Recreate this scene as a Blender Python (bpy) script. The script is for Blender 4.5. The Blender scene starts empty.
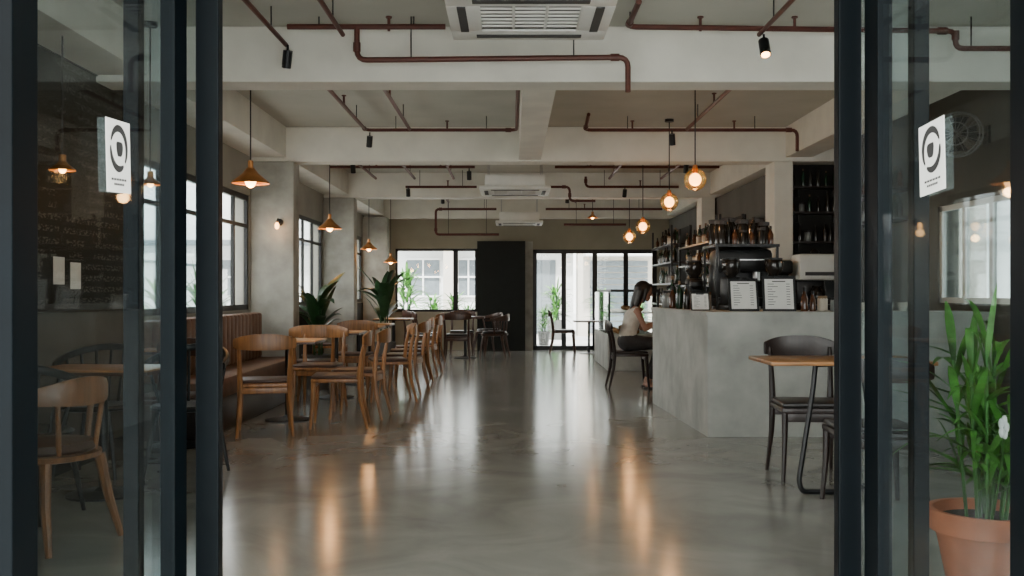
import bpy, bmesh, math, random
from mathutils import Vector, Matrix
random.seed(7)
R=math.radians
C=bpy.context.scene.collection
# ---------------------------------------------------------------- materials
def nt(name):
    m=bpy.data.materials.new(name); m.use_nodes=True
    t=m.node_tree; b=t.nodes['Principled BSDF']
    return m,t,b
def mat(name,col,rough=.5,metal=0,var=.12,scale=8,bump=0,stretch=(1,1,1),emit=None,es=0,alpha=1,coat=0,rvar=0,spec=None):
    m,t,b=nt(name); N=t.nodes; L=t.links
    tc=N.new('ShaderNodeTexCoord'); mp=N.new('ShaderNodeMapping'); mp.inputs['Scale'].default_value=stretch
    L.new(tc.outputs['Object'],mp.inputs[0])
    no=N.new('ShaderNodeTexNoise'); no.inputs['Scale'].default_value=scale; no.inputs['Detail'].default_value=6
    L.new(mp.outputs[0],no.inputs['Vector'])
    cr=N.new('ShaderNodeValToRGB'); cr.color_ramp.elements[0].position=.3; cr.color_ramp.elements[1].position=.7
    cr.color_ramp.elements[0].color=tuple(c*(1-var) for c in col)+(1,)
    cr.color_ramp.elements[1].color=tuple(min(1,c*(1+var)) for c in col)+(1,)
    L.new(no.outputs[0],cr.inputs[0]); L.new(cr.outputs[0],b.inputs['Base Color'])
    b.inputs['Roughness'].default_value=rough; b.inputs['Metallic'].default_value=metal
    if spec is not None: b.inputs['Specular IOR Level'].default_value=spec
    if coat: b.inputs['Coat Weight'].default_value=coat
    if rvar:
        mr=N.new('ShaderNodeMapRange'); mr.inputs[3].default_value=rough-rvar; mr.inputs[4].default_value=rough+rvar
        L.new(no.outputs[0],mr.inputs[0]); L.new(mr.outputs[0],b.inputs['Roughness'])
    if bump:
        bp=N.new('ShaderNodeBump'); bp.inputs['Strength'].default_value=bump; bp.inputs['Distance'].default_value=.01
        L.new(no.outputs[0],bp.inputs['Height']); L.new(bp.outputs[0],b.inputs['Normal'])
    if emit:
        b.inputs['Emission Color'].default_value=tuple(emit)+(1,); b.inputs['Emission Strength'].default_value=es
    return m
def wood(name,col,rough=.4,ax=0):
    st=[12,12,12]; st[ax]=1.2
    return mat(name,col,rough,var=.4,scale=3,stretch=tuple(st),bump=.05)
def glass(name,tint=(.8,.88,.9),refl=.12,ior=1.45,gcol=(1,1,1)):
    m=bpy.data.materials.new(name); m.use_nodes=True; t=m.node_tree; t.nodes.clear(); N=t.nodes;L=t.links
    o=N.new('ShaderNodeOutputMaterial'); mx=N.new('ShaderNodeMixShader'); tr=N.new('ShaderNodeBsdfTransparent'); gl=N.new('ShaderNodeBsdfGlossy')
    tr.inputs[0].default_value=tuple(tint)+(1,); gl.inputs['Roughness'].default_value=.02; gl.inputs[0].default_value=tuple(gcol)+(1,)
    fr=N.new('ShaderNodeFresnel'); fr.inputs[0].default_value=ior
    mu=N.new('ShaderNodeMath'); mu.operation='MULTIPLY'; mu.inputs[1].default_value=refl*8; mu.use_clamp=True
    L.new(fr.outputs[0],mu.inputs[0]); L.new(mu.outputs[0],mx.inputs[0]); L.new(tr.outputs[0],mx.inputs[1]); L.new(gl.outputs[0],mx.inputs[2]); L.new(mx.outputs[0],o.inputs[0])
    return m
M={}
M['black']=mat('black_metal',(.005,.006,.0065),.4,.0,scale=20,spec=.35)
M['frame']=mat('door_frame_paint',(.0007,.0020,.0030),.4,.0,scale=15,spec=.08)
M['conc']=mat('painted_concrete',(.32,.315,.275),.8,var=.30,scale=3.5,bump=.35)
M['beam']=mat('beam_plaster',(.68,.665,.59),.8,var=.08,scale=3,bump=.15)
M['wallL']=mat('plaster_grey',(.31,.305,.265),.85,var=.1,scale=2)
M['wbar']=mat('plaster_grey_dark',(.10,.098,.085),.85,var=.15,scale=2)
M['back']=mat('plaster_olive',(.28,.26,.195),.8,var=.1,scale=2)
M['dark']=mat('dark_wall_paint',(.011,.011,.010),.7,var=.2,scale=3,spec=.3)
M['wains']=mat('brown_wall_paint',(.09,.078,.062),.7,var=.2,scale=3,spec=.3)
M['panel']=mat('dark_green_panel',(.004,.007,.006),.6,var=.25,scale=4,spec=.3)
M['bar']=mat('bar_concrete',(.38,.39,.36),.65,var=.22,scale=3.5,bump=.15)
M['pipe']=mat('red_oxide_pipe',(.085,.020,.011),.5,.1,var=.2,scale=12)
M['white']=mat('white_plastic',(.68,.68,.63),.45,var=.04)
M['vent']=mat('vent_dark',(.04,.04,.04),.6)
M['honey']=wood('honey_wood',(.24,.105,.033),.38,2)
M['honeyd']=wood('brown_wood',(.17,.070,.025),.38,2)
M['honeytop']=wood('honey_wood_top',(.33,.155,.052),.35,0)
M['walnut']=wood('walnut_wood',(.05,.020,.010),.35,2)
M['dwood']=wood('dark_stained_wood',(.016,.008,.006),.35,2)
M['leather']=mat('brown_leather',(.05,.023,.013),.45,var=.25,scale=14,bump=.2)
M['dleather']=mat('black_leather',(.012,.010,.009),.4,var=.2,scale=14,bump=.2)
M['bench']=mat('tan_leather',(.14,.068,.036),.5,var=.2,scale=10,bump=.2)
M['brass']=mat('aged_brass',(.50,.22,.07),.35,.7,var=.2)
M['steel']=mat('brushed_steel',(.45,.45,.45),.3,.9,scale=30)
M['bulb']=mat('warm_bulb',(1,.6,.25),.4,emit=(1,.47,.15),es=20)
M['bulb2']=mat('globe_bulb',(1,.6,.25),.4,emit=(1,.46,.14),es=10)
M['baked']=mat('baked_crust',(.45,.22,.08),.6)
M['terra']=mat('terracotta',(.42,.14,.07),.75,var=.15,scale=9,bump=.2)
M['leaf']=mat('plant_leaf',(.045,.13,.03),.4,var=.5,scale=7)
M['leaf2']=mat('plant_leaf_dark',(.020,.062,.021),.4,var=.45,scale=7)
M['leafb']=mat('plant_leaf_bright',(.065,.20,.032),.4,var=.75,scale=9)
M['soil']=mat('potting_soil',(.03,.02,.012),.95,bump=.6,scale=30)
M['potg']=mat('grey_planter',(.12,.12,.115),.7)
M['paper']=mat('paper_white',(.74,.74,.71),.7,var=.03)
M['ink']=mat('printed_ink',(.02,.02,.02),.7)
M['skin']=mat('skin',(.34,.18,.12),.5,var=.08)
M['hair']=mat('dark_hair',(.012,.008,.006),.45,var=.4,scale=40)
M['dress']=mat('pale_cloth',(.58,.54,.47),.85,var=.12,scale=20,bump=.2)
M['trous']=mat('dark_cloth',(.03,.028,.028),.85,var=.2,scale=20,bump=.2)
M['amber']=mat('amber_glass_bottle',(.07,.025,.01),.15)
M['smoke']=mat('smoked_glass',(.02,.018,.016),.12)
M['greeng']=mat('green_glass_bottle',(.012,.035,.02),.15)
M['clear']=mat('pale_glass_bottle',(.20,.21,.20),.12)
M['cream']=mat('cream_ceramic',(.5,.45,.37),.35)
M['tan']=mat('kraft_tan',(.20,.12,.06),.7)
M['ext']=mat('outside_white_render',(.74,.75,.74),.85,var=.10,scale=1.5)
M['ext2']=mat('outside_beige_render',(.52,.48,.42),.85,var=.06,scale=1.5)
M['extgrey']=mat('outside_grey',(.14,.165,.18),.8)
M['pave']=mat('pavement',(.50,.50,.49),.85,var=.15,scale=3)
M['glass']=glass('window_glass',(.98,.99,.99),.05)
M['tglass']=glass('tinted_window_glass',(.55,.58,.58),.05)
M['dglass']=glass('door_glass',(.82,.875,.885),.014)
M['cglass']=glass('case_glass',(.92,.95,.95),.1)
M['globe']=glass('amber_globe_glass',(1,.86,.66),.09,gcol=(1,.85,.6))
def floor_mat():
    m,t,b=nt('polished_concrete_floor'); N=t.nodes;L=t.links
    tc=N.new('ShaderNodeTexCoord')
    a=N.new('ShaderNodeTexNoise'); a.inputs['Scale'].default_value=1.5; a.inputs['Detail'].default_value=7; a.inputs['Roughness'].default_value=.55; a.inputs['Distortion'].default_value=1.1
    L.new(tc.outputs['Object'],a.inputs[0])
    cr=N.new('ShaderNodeValToRGB'); e=cr.color_ramp.elements; e[0].position=.3; e[1].position=.7
    e[0].color=(.205,.205,.182,1); e[1].color=(.345,.343,.308,1)
    L.new(a.outputs[0],cr.inputs[0]); L.new(cr.outputs[0],b.inputs['Base Color'])
    b.inputs['Roughness'].default_value=.165
    b.inputs['Specular IOR Level'].default_value=1.0
    b.inputs['IOR'].default_value=1.6
    return m
M['floor']=floor_mat()
def ceil_mat():
    m,t,b=nt('ribbed_ceiling'); N=t.nodes;L=t.links
    tc=N.new('ShaderNodeTexCoord'); w=N.new('ShaderNodeTexWave'); w.bands_direction='Y'; w.inputs['Scale'].default_value=1.6; w.wave_profile='SAW'
    no=N.new('ShaderNodeTexNoise'); no.inputs['Scale'].default_value=2
    L.new(tc.outputs['Object'],w.inputs[0]); L.new(tc.outputs['Object'],no.inputs[0])
    cr=N.new('ShaderNodeValToRGB'); cr.color_ramp.elements[0].color=(.38,.375,.315,1); cr.color_ramp.elements[1].color=(.50,.495,.425,1)
    L.new(no.outputs[0],cr.inputs[0]); L.new(cr.outputs[0],b.inputs['Base Color']); b.inputs['Roughness'].default_value=.8
    bp=N.new('ShaderNodeBump'); bp.inputs['Strength'].default_value=1.0; bp.inputs['Distance'].default_value=.04
    L.new(w.outputs[1],bp.inputs['Height']); L.new(bp.outputs[0],b.inputs['Normal']); return m
M['ceil']=ceil_mat()
def chalk_mat():
    m,t,b=nt('chalkboard'); N=t.nodes;L=t.links
    tc=N.new('ShaderNodeTexCoord'); mp=N.new('ShaderNodeMapping'); mp.inputs['Scale'].default_value=(1,30,70)
    L.new(tc.outputs['Object'],mp.inputs[0])
    no=N.new('ShaderNodeTexNoise'); no.inputs['Scale'].default_value=1.0; no.inputs['Detail'].default_value=3
    L.new(mp.outputs[0],no.inputs[0])
    w=N.new('ShaderNodeTexWave'); w.bands_direction='Z'; w.inputs['Scale'].default_value=4.0
    L.new(tc.outputs['Object'],w.inputs[0])
    n2=N.new('ShaderNodeTexNoise'); n2.inputs['Scale'].default_value=2.6; L.new(tc.outputs['Object'],n2.inputs[0])
    a=N.new('ShaderNodeMath'); a.operation='GREATER_THAN'; a.inputs[1].default_value=.53; L.new(no.outputs[0],a.inputs[0])
    c=N.new('ShaderNodeMath'); c.operation='GREATER_THAN'; c.inputs[1].default_value=.5; L.new(w.outputs[1],c.inputs[0])
    d=N.new('ShaderNodeMath'); d.operation='GREATER_THAN'; d.inputs[1].default_value=.46; L.new(n2.outputs[0],d.inputs[0])
    e=N.new('ShaderNodeMath'); e.operation='MULTIPLY'; L.new(a.outputs[0],e.inputs[0]); L.new(c.outputs[0],e.inputs[1])
    g=N.new('ShaderNodeMath'); g.operation='MULTIPLY'; L.new(e.outputs[0],g.inputs[0]); L.new(d.outputs[0],g.inputs[1])
    mx=N.new('ShaderNodeMixRGB'); mx.inputs[1].default_value=(.008,.012,.012,1); mx.inputs[2].default_value=(.085,.09,.085,1)
    L.new(g.outputs[0],mx.inputs[0]); L.new(mx.outputs[0],b.inputs['Base Color']); b.inputs['Roughness'].default_value=.7; b.inputs['Specular IOR Level'].default_value=.3; return m
M['chalk']=chalk_mat()
# ---------------------------------------------------------------- mesh helpers
def box(bm,x0,x1,y0,y1,z0,z1,bev=0,mtx=None):
    r=bmesh.ops.create_cube(bm,size=1); vs=r['verts']
    bmesh.ops.scale(bm,vec=(abs(x1-x0),abs(y1-y0),abs(z1-z0)),verts=vs)
    bmesh.ops.translate(bm,vec=((x0+x1)/2,(y0+y1)/2,(z0+z1)/2),verts=vs)
    if mtx is not None: bmesh.ops.transform(bm,matrix=mtx,verts=vs)
    if bev:
        es=list({e for v in vs for e in v.link_edges})
        bmesh.ops.bevel(bm,geom=es,offset=bev,segments=2,affect='EDGES',profile=.5)
def ell(bm,c,r,n=14,rot=None):
    m=Matrix.Translation(c)
    if rot is not None: m=m@rot
    m=m@Matrix.Diagonal((r[0],r[1],r[2],1))
    bmesh.ops.create_uvsphere(bm,u_segments=n,v_segments=max(6,n*2//3),radius=1,matrix=m)
def cyl(bm,p0,p1,r0,r1=None,n=12):
    if r1 is None: r1=r0
    p0=Vector(p0);p1=Vector(p1); d=p1-p0
    q=Vector((0,0,1)).rotation_difference(d.normalized()).to_matrix().to_4x4()
    bmesh.ops.create_cone(bm,cap_ends=True,segments=n,radius1=max(r0,.0005),radius2=max(r1,.0005),depth=d.length,matrix=Matrix.Translation((p0+p1)/2)@q)
def cap(bm,p0,r0,p1,r1,n=12):
    cyl(bm,p0,p1,r0,r1,n); ell(bm,p0,(r0,)*3,n); ell(bm,p1,(r1,)*3,n)
def loft(bm,rings,closed=True,caps=True):
    R_=[[bm.verts.new(p) for p in r] for r in rings]
    for a,b in zip(R_,R_[1:]):
        n=len(a)
        for i in range(n if closed else n-1):
            j=(i+1)%n
            try: bm.faces.new((a[i],a[j],b[j],b[i]))
            except: pass
    if caps and closed:
        bm.faces.new(R_[0][::-1]); bm.faces.new(R_[-1])
def lathe(bm,prof,c=(0,0,0),n=20,caps=True):
    rings=[[(c[0]+r*math.cos(2*math.pi*i/n),c[1]+r*math.sin(2*math.pi*i/n),c[2]+z) for i in range(n)] for r,z in prof]
    loft(bm,rings,caps=caps)
def tube(bm,pts,r,n=8):
    pts=[Vector(p) for p in pts]; rings=[]
    u=None
    rs=r if isinstance(r,(list,tuple)) else [r]*len(pts)
    for i,p in enumerate(pts):
        t=(pts[min(i+1,len(pts)-1)]-pts[max(i-1,0)]).normalized()
        if u is None:
            u=t.orthogonal().normalized()
        else:
            u=(u-t*u.dot(t)); u=u.normalized() if u.length>1e-5 else t.orthogonal().normalized()
        v=t.cross(u)
        rings.append([p+(u*math.cos(2*math.pi*k/n)+v*math.sin(2*math.pi*k/n))*rs[i] for k in range(n)])
    loft(bm,rings)
def slab(bm,pts,hs,ts):
    pts=[Vector(p) for p in pts]; rings=[]
    for i,p in enumerate(pts):
        t=(pts[min(i+1,len(pts)-1)]-pts[max(i-1,0)]); t.z=0; t.normalize(); s=Vector((t.y,-t.x,0))
        h=hs[i] if isinstance(hs,list) else hs; w=ts[i] if isinstance(ts,list) else ts
        z=Vector((0,0,h/2)); s=s*w/2; q=.6
        rings.append([p+s*q+z,p+s+z*q,p+s-z*q,p+s*q-z,p-s*q-z,p-s-z*q,p-s+z*q,p-s*q+z])
    loft(bm,rings)
def rounded(path,rad=.06,k=4):
    P=[Vector(p) for p in path]; out=[P[0]]
    for i in range(1,len(P)-1):
        a,b,c=P[i-1],P[i],P[i+1]
        d1=(a-b); d2=(c-b); r=min(rad,d1.length*.45,d2.length*.45)
        s=b+d1.normalized()*r; e=b+d2.normalized()*r
        for j in range(k+1):
            t=j/k; out.append(s*(1-t)**2+b*2*t*(1-t)+e*t*t)
    out.append(P[-1]); return out
def obj(name,fn,m,parent=None,smooth=True,label=None,ang=35,loc=None):
    bm=bmesh.new(); fn(bm); bmesh.ops.recalc_face_normals(bm,faces=bm.faces)
    me=bpy.data.meshes.new(name); bm.to_mesh(me); bm.free()
    me.materials.append(M[m] if isinstance(m,str) else m)
    if smooth:
        me.shade_smooth()
        try: me.set_sharp_from_angle(angle=R(ang))
        except Exception: pass
    o=bpy.data.objects.new(name,me); C.objects.link(o)
    if parent: o.parent=parent
    if loc: o.location=loc
    if label: o['label']=label
    return o
def T(name,label,cat,loc=(0,0,0),rot=0,group=None):
    o=bpy.data.objects.new(name,None); o.empty_display_size=.1; C.objects.link(o)
    o.location=loc; o.rotation_euler=(0,0,R(rot)); tag(o,label,cat,group); return o
def tag(o,label,cat,group=None,kind=None):
    o['label']=label; o['category']=cat
    if group: o['group']=group
    if kind: o['kind']=kind
    return o
def struct(name,fn,m,label,cat,smooth=False):
    o=obj(name,fn,m,smooth=smooth); tag(o,label,cat,kind='structure'); return o
def dup(root,loc,rot=0,label=None,scale=None):
    KIDS={}
    for o in bpy.data.objects:
        if o.parent: KIDS.setdefault(o.parent,[]).append(o)
    def cp(o,par):
        n=o.copy(); C.objects.link(n)
        if par is not None:
            n.parent=par; n.matrix_parent_inverse=o.matrix_parent_inverse.copy()
        for c in KIDS.get(o,[]): cp(c,n)
        return n
    n=cp(root,None); n.location=loc; n.rotation_euler=(0,0,R(rot))
    if scale: n.scale=(scale,)*3
    if label: n['label']=label
    return n
F=1000.
H=3.1; BB=2.7
XL,XR=-3.0,4.0; Y0,Y1=2.8,20.7
# ---------------------------------------------------------------- shell
def cut_wall(axis,c0,c1,a0,a1,z0,z1,holes):
    def f(bm):
        def b(p,q,r,s):
            if q-p<1e-4 or s-r<1e-4: return
            if axis=='x': box(bm,c0,c1,p,q,r,s)
            else: box(bm,p,q,c0,c1,r,s)
        cur=a0
        for h0,h1,u,v in holes:
            b(cur,h0,z0,z1); b(h0,h1,z0,u); b(h0,h1,v,z1); cur=h1
        b(cur,a1,z0,z1)
    return f
struct('floor',lambda bm:box(bm,XL-.2,XR+.2,Y0-.1,Y1+.2,-.1,0),'floor','polished grey concrete floor with mottled reflective finish','floor')
struct('ceiling',lambda bm:box(bm,XL-.2,XR+.2,Y0-.1,Y1+.2,H,H+.15),'ceil','ribbed cream concrete ceiling slab between beams','ceiling')
LW=[(8.0,11.42),(11.80,15.8),(16.20,20.0)]
struct('wall_left',cut_wall('x',XL-.2,XL,Y0,Y1,0,H,[(a,b,1.0,2.3) for a,b in LW]),'wallL','grey plastered side wall with window openings','wall')
struct('wall_right',cut_wall('x',XR,XR+.2,Y0,Y1,0,H,[(7.9,9.4,1.10,2.0)]),'wbar','grey side wall behind the bar with a stand-in window','wall')
struct('wall_back',cut_wall('y',Y1,Y1+.2,XL-.2,XR+.2,0,H,[(-2.42,-.72,.79,2.1),(.43,3.0,0,2.08)]),'back','olive beige rear wall with window and glazed doors','wall')
struct('wall_front',cut_wall('y',Y0-.1,Y0+.05,XL-.2,XR+.2,0,4.6,[(-1.5,1.55,0,2.7),(2.0,3.8,.5,2.7)]),'conc','plastered street facade around the entrance opening','wall')
struct('wall_partition',lambda bm:box(bm,3.25,XR,12.0,12.15,0,H),'dark','dark partition wall behind the bar','wall')
struct('wall_bar',lambda bm:box(bm,3.25,3.4,12.15,Y1,0,BB),'wbar','grey wall running behind the far bar shelving','wall')
n=0
def trim(fn,m,label,cat='beam'):
    global n; n+=1; return struct('trim_%d'%n,fn,m,label,cat)
trim(lambda bm:box(bm,XL-.2,XR+.2,.9,Y0-.101,2.85,3.0),'conc','unseen concrete canopy slab added over the doors to block sky light','canopy')  # added out of view to shade the door frames and near floor
for Y in (7.14,11.5,15.9,20.3):
    trim(lambda bm:box(bm,XL,XR,Y,Y+.3,BB,H-.002,.01),'beam','painted white concrete beam spanning the room')
ys=[(2.85,7.139),(7.441,11.499),(11.801,15.899),(16.201,20.299)]
for a,b in ys:
    trim(lambda bm:box(bm,XL+.001,-2.6,a,b,BB+.05,H-.002),'beam','concrete edge beam along the wall top')
    if a>3: trim(lambda bm:box(bm,3.15,3.45,a,b,BB+.05,H-.002),'beam','concrete edge beam above the bar')
for a,b in ys[1:2]:
    trim(lambda bm:box(bm,.08,.33,a,b,BB+.02,H-.002),'beam','white concrete secondary beam along the ceiling')
for Y in (11.46,15.86,20.05):
    trim(lambda bm:box(bm,XL+.001,-2.50,Y,Y+.3,0,BB-.002,.012),'conc','grey concrete column against the window wall','column')
for Y in (11.45,15.85):
    trim(lambda bm:box(bm,3.0,3.22,Y,Y+.4,0,BB-.002,.012),'beam','pale concrete column beside the bar','column')
trim(lambda bm:box(bm,-.71,.27,Y1-.3,Y1-.001,0,2.24),'panel','dark green black painted panel beside the glazed doors','wall panel')
trim(lambda bm:box(bm,.275,.43,Y1-.15,Y1-.001,0,2.24),'conc','narrow concrete pier beside glazed doors','pier')
for a,b,mm in ((2.9,7.95,'wains'),(11.77,15.85,'dark'),(16.17,20.04,'dark')):
    trim(lambda bm:box(bm,XL+.0005,XL+.015,a,b,0,.985 if a>8 else 1.07),mm,'thin dark panel on the lower side wall','wainscot')  # thin darker panels along the lower wall
wn=0
def window(axis,c,a0,a1,z0,z1,nm,label,fm='black',trans=None,fw=.05,kind='window',nmz=None,glassm='glass',d=.02,mw=.6):
    global wn; wn+=1
    def f(bm):
        def b(p,q,r,s,d=d):
            if axis=='x': box(bm,c-d,c+d,p,q,r,s)
            else: box(bm,p,q,c-d,c+d,r,s)
        b(a0,a0+fw,z0,z1); b(a1-fw,a1,z0,z1); b(a0,a1,z0,z0+fw); b(a0,a1,z1-fw,z1)
        for i in range(1,nm):
            x=a0+(a1-a0)*i/nm; b(x-fw*mw,x+fw*mw,z0,z1,d-.002)
        if trans: b(a0,a1,trans-.02,trans+.02,d-.004)
    o=obj(nmz or 'window_%d'%wn,f,fm,smooth=False); tag(o,label,kind,kind='structure')
    def g(bm):
        if axis=='x': box(bm,c-.004,c+.004,a0+fw*.5,a1-fw*.5,z0+fw*.5,z1-fw*.5)
        else: box(bm,a0+fw*.5,a1-fw*.5,c-.004,c+.004,z0+fw*.5,z1-fw*.5)
    obj('glass_pane',g,glassm,parent=o,smooth=False); return o
for a,b in LW: window('x',XL-.03,a,b,1.0,2.3,6,'black framed side window with tall gridded panes',fw=.06,mw=.4,trans=1.95)
window('x',XR+.04,7.9,9.4,1.10,2.0,3,'pale framed window standing in for a door glass reflection',fm='white',glassm='tglass')  # built in place of outdoor brightness mirrored in the entrance glass
window('y',Y1+.08,-2.42,-1.17,.79,2.1,1,'black framed rear window onto the street')
window('y',Y1+.08,-1.17,-.72,.79,2.1,1,'narrow black framed rear window pane')
window('y',Y1+.03,.43,3.0,0,2.08,4,'black framed glazed rear doors with four panels',kind='door',nmz='door_5',fw=.085)
window('y',Y0-.02,2.0,3.8,.5,2.7,2,'unseen black framed front window added to let in daylight')  # out-of-view opening added so more daylight reaches the front floor
trim(lambda bm:(box(bm,-1.5,-1.42,Y0-.12,Y0+.07,0,2.7),box(bm,1.47,1.55,Y0-.12,Y0+.07,0,2.7),box(bm,-1.5,1.55,Y0-.12,Y0+.07,2.62,2.7)),'frame','black metal frame around the entrance','door frame')
struct('baseboard_left',lambda bm:box(bm,XL+.016,XL+.03,Y0+.06,11.4,0,.1),'dark','dark skirting board','baseboard')
# ---------------------------------------------------------------- entrance panels
def door(nm,xi,sgn,ya,yb,label,sw=.1,sticker=None,th=.05):
    xo=xi+sgn*th; x0,x1=min(xi,xo),max(xi,xo)
    def f(bm):
        box(bm,x0,x1,ya,ya+sw,.02,2.58,.003); box(bm,x0,x1,yb-sw,yb,.02,2.58,.003)
        box(bm,x0,x1,ya+sw,yb-sw,.02,.14); box(bm,x0,x1,ya+sw,yb-sw,2.48,2.58)
        for yy in (ya+.05,yb-.05): box(bm,(x0+x1)/2-.01,(x0+x1)/2+.01,yy-.03,yy+.03,0,.03)
    o=obj(nm,f,'frame',smooth=False); tag(o,label,'door',kind='structure')
    xm=xi+sgn*.012
    obj('glass_pane',lambda bm:box(bm,xm-.004,xm+.004,ya+sw-.01,yb-sw+.01,.13,2.49),'dglass',parent=o,smooth=False)
    if sticker:
        yc,zc=sticker; s=.070; sz=.083; xs=xm-sgn*.005
        tm=Matrix.Translation((xs,yc,zc))@Matrix.Rotation(R(-3*sgn),4,'X')@Matrix.Translation((-xs,-yc,-zc))
        st=obj('sticker',lambda bm:box(bm,xs-.0005,xs+.0005,yc-s,yc+s,zc-sz,zc+sz,mtx=tm),'paper',parent=o,smooth=False,label='square white window sticker with round black swirl emblem')
        def emb(bm):
            xe=xs-sgn*.0012; zz=zc+.018
            def arc(r0,r1,a0,a1,oy=0,oz=0,p=.35,k=30):
                rr=[]
                for i in range(k+1):
                    t=i/k; a=R(a0+(a1-a0)*t); w=(r1-r0)*math.sin(math.pi*min(.985,max(.015,t)))**p; rm=(r0+r1)/2
                    rr.append([(xe,yc+oy+(rm-w/2)*math.cos(a),zz+oz+(rm-w/2)*math.sin(a)),(xe,yc+oy+(rm+w/2)*math.cos(a),zz+oz+(rm+w/2)*math.sin(a))])
                loft(bm,rr,closed=False,caps=False)
            arc(.038,.055,-40,160); arc(.038,.055,175,305)
            k=24; c=bm.verts.new((xe,yc+.002,zz-.001)); vs=[bm.verts.new((xe,yc+.002+(.019+.006*math.sin(2*math.pi*i/k+.6))*math.cos(2*math.pi*i/k),zz-.001+(.022+.005*math.cos(4*math.pi*i/k))*math.sin(2*math.pi*i/k))) for i in range(k)]
            for i in range(k): bm.faces.new((c,vs[i],vs[(i+1)%k]))
            for w,z in ((.045,-.053),(.03,-.064)):
                for j in range(6):
                    a=yc-w+2*w*j/6; box(bm,xe-.0002,xe+.0002,a,a+2*w/6*.7,zc+z-.0025,zc+z+.0025)
            bmesh.ops.transform(bm,matrix=tm,verts=bm.verts)
        obj('emblem',emb,'ink',parent=st,smooth=False)
    return o
door('door_1',-.90,-1,1.80,2.77,'dark framed glass folding entrance panel with sticker',sticker=(2.305,1.512),th=.04)
door('door_3',.965,1,1.84,2.74,'dark framed glass folding entrance panel with sticker',sticker=(2.315,1.512),th=.04)
def door_x(nm,a,b,label,wl,wr):
    y0,y1=2.80,2.845
    def f(bm):
        box(bm,a,a+wl,y0,y1,.0,2.58,.004); box(bm,b-wr,b,y0,y1,.0,2.58,.004); box(bm,a+wl,b-wr,y0,y1,.02,.14); box(bm,a+wl,b-wr,y0,y1,2.48,2.58)
    o=obj(nm,f,'frame',smooth=False); tag(o,label,'door',kind='structure')
    obj('glass_pane',lambda bm:box(bm,a+wl-.01,b-wr+.01,2.82,2.828,.13,2.49),'dglass',parent=o,smooth=False)
door_x('door_2',-1.09,-.822,'narrow dark framed glass entrance panel',.045,.065)
door_x('door_4',.915,1.17,'narrow dark framed glass entrance panel',.065,.045)
# ---------------------------------------------------------------- furniture
def chair(label,loc,rot,fr='honey',seatm='leather',group='wooden dining chairs'):
    r=T('dining_chair',label,'chair',loc,rot,group)
    obj('seat',lambda bm:(box(bm,-.22,.22,-.20,.22,.405,.44,.01),),fr,parent=r)
    obj('seat_cushion',lambda bm:box(bm,-.215,.215,-.18,.215,.44,.47,.014),seatm,parent=r)
    for sx in (-1,1):
        obj('leg',lambda bm:tube(bm,[(sx*.215,.225,0),(sx*.20,.205,.22),(sx*.195,.195,.43)],[.013,.018,.023]),fr,parent=r)
        obj('leg',lambda bm:tube(bm,[(sx*.225,-.27,0),(sx*.205,-.21,.25),(sx*.20,-.195,.44),(sx*.205,-.215,.62),(sx*.21,-.25,.78)],[.013,.019,.024,.019,.015]),fr,parent=r)
    def back(bm):
        pts=[];hs=[];ts=[]
        for i in range(15):
            a=-1+2*i/14; pts.append((a*.25,-.255-.035*(1-a*a)+.02*abs(a)**3,.775+.012*(1-a*a))); hs.append(.135-.06*abs(a)**3); ts.append(.022)
        slab(bm,pts,hs,ts)
    obj('backrest',back,fr,parent=r)
    for y in (.195,-.195): obj('side_rail',lambda bm:box(bm,-.19,.19,y-.01,y+.01,.355,.405,.004),fr,parent=r)
    return r
def spindle(label,loc,rot,fr='black',group='black spindle chairs'):
    r=T('spindle_chair',label,'chair',loc,rot,group)
    obj('seat',lambda bm:lathe(bm,[(.19,.43),(.225,.438),(.23,.455),(.21,.468),(.02,.46)]),fr,parent=r)
    for sx in (-1,1):
        for sy in (-1,1):
            obj('leg',lambda bm:tube(bm,[(sx*.20,sy*.20,0),(sx*.17,sy*.17,.22),(sx*.13,sy*.13,.44)],[.011,.016,.013]),fr,parent=r)
    def rail(bm):
        pts=[]
        for i in range(17):
            a=math.pi*(i/16); pts.append((.27*math.cos(a),.05-.30*math.sin(a),.72+.11*math.sin(a)))
        slab(bm,pts,.045,.03)
    obj('backrest',rail,fr,parent=r)
    for i in range(9):
        a=math.pi*(i+.3)/8.6
        p1=(.265*math.cos(a),.05-.295*math.sin(a),.72+.11*math.sin(a)); p0=(.20*math.cos(a),-.185*math.sin(a),.455)
        obj('spindle',lambda bm:tube(bm,[p0,p1],.010,6),fr,parent=r)
    return r
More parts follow.
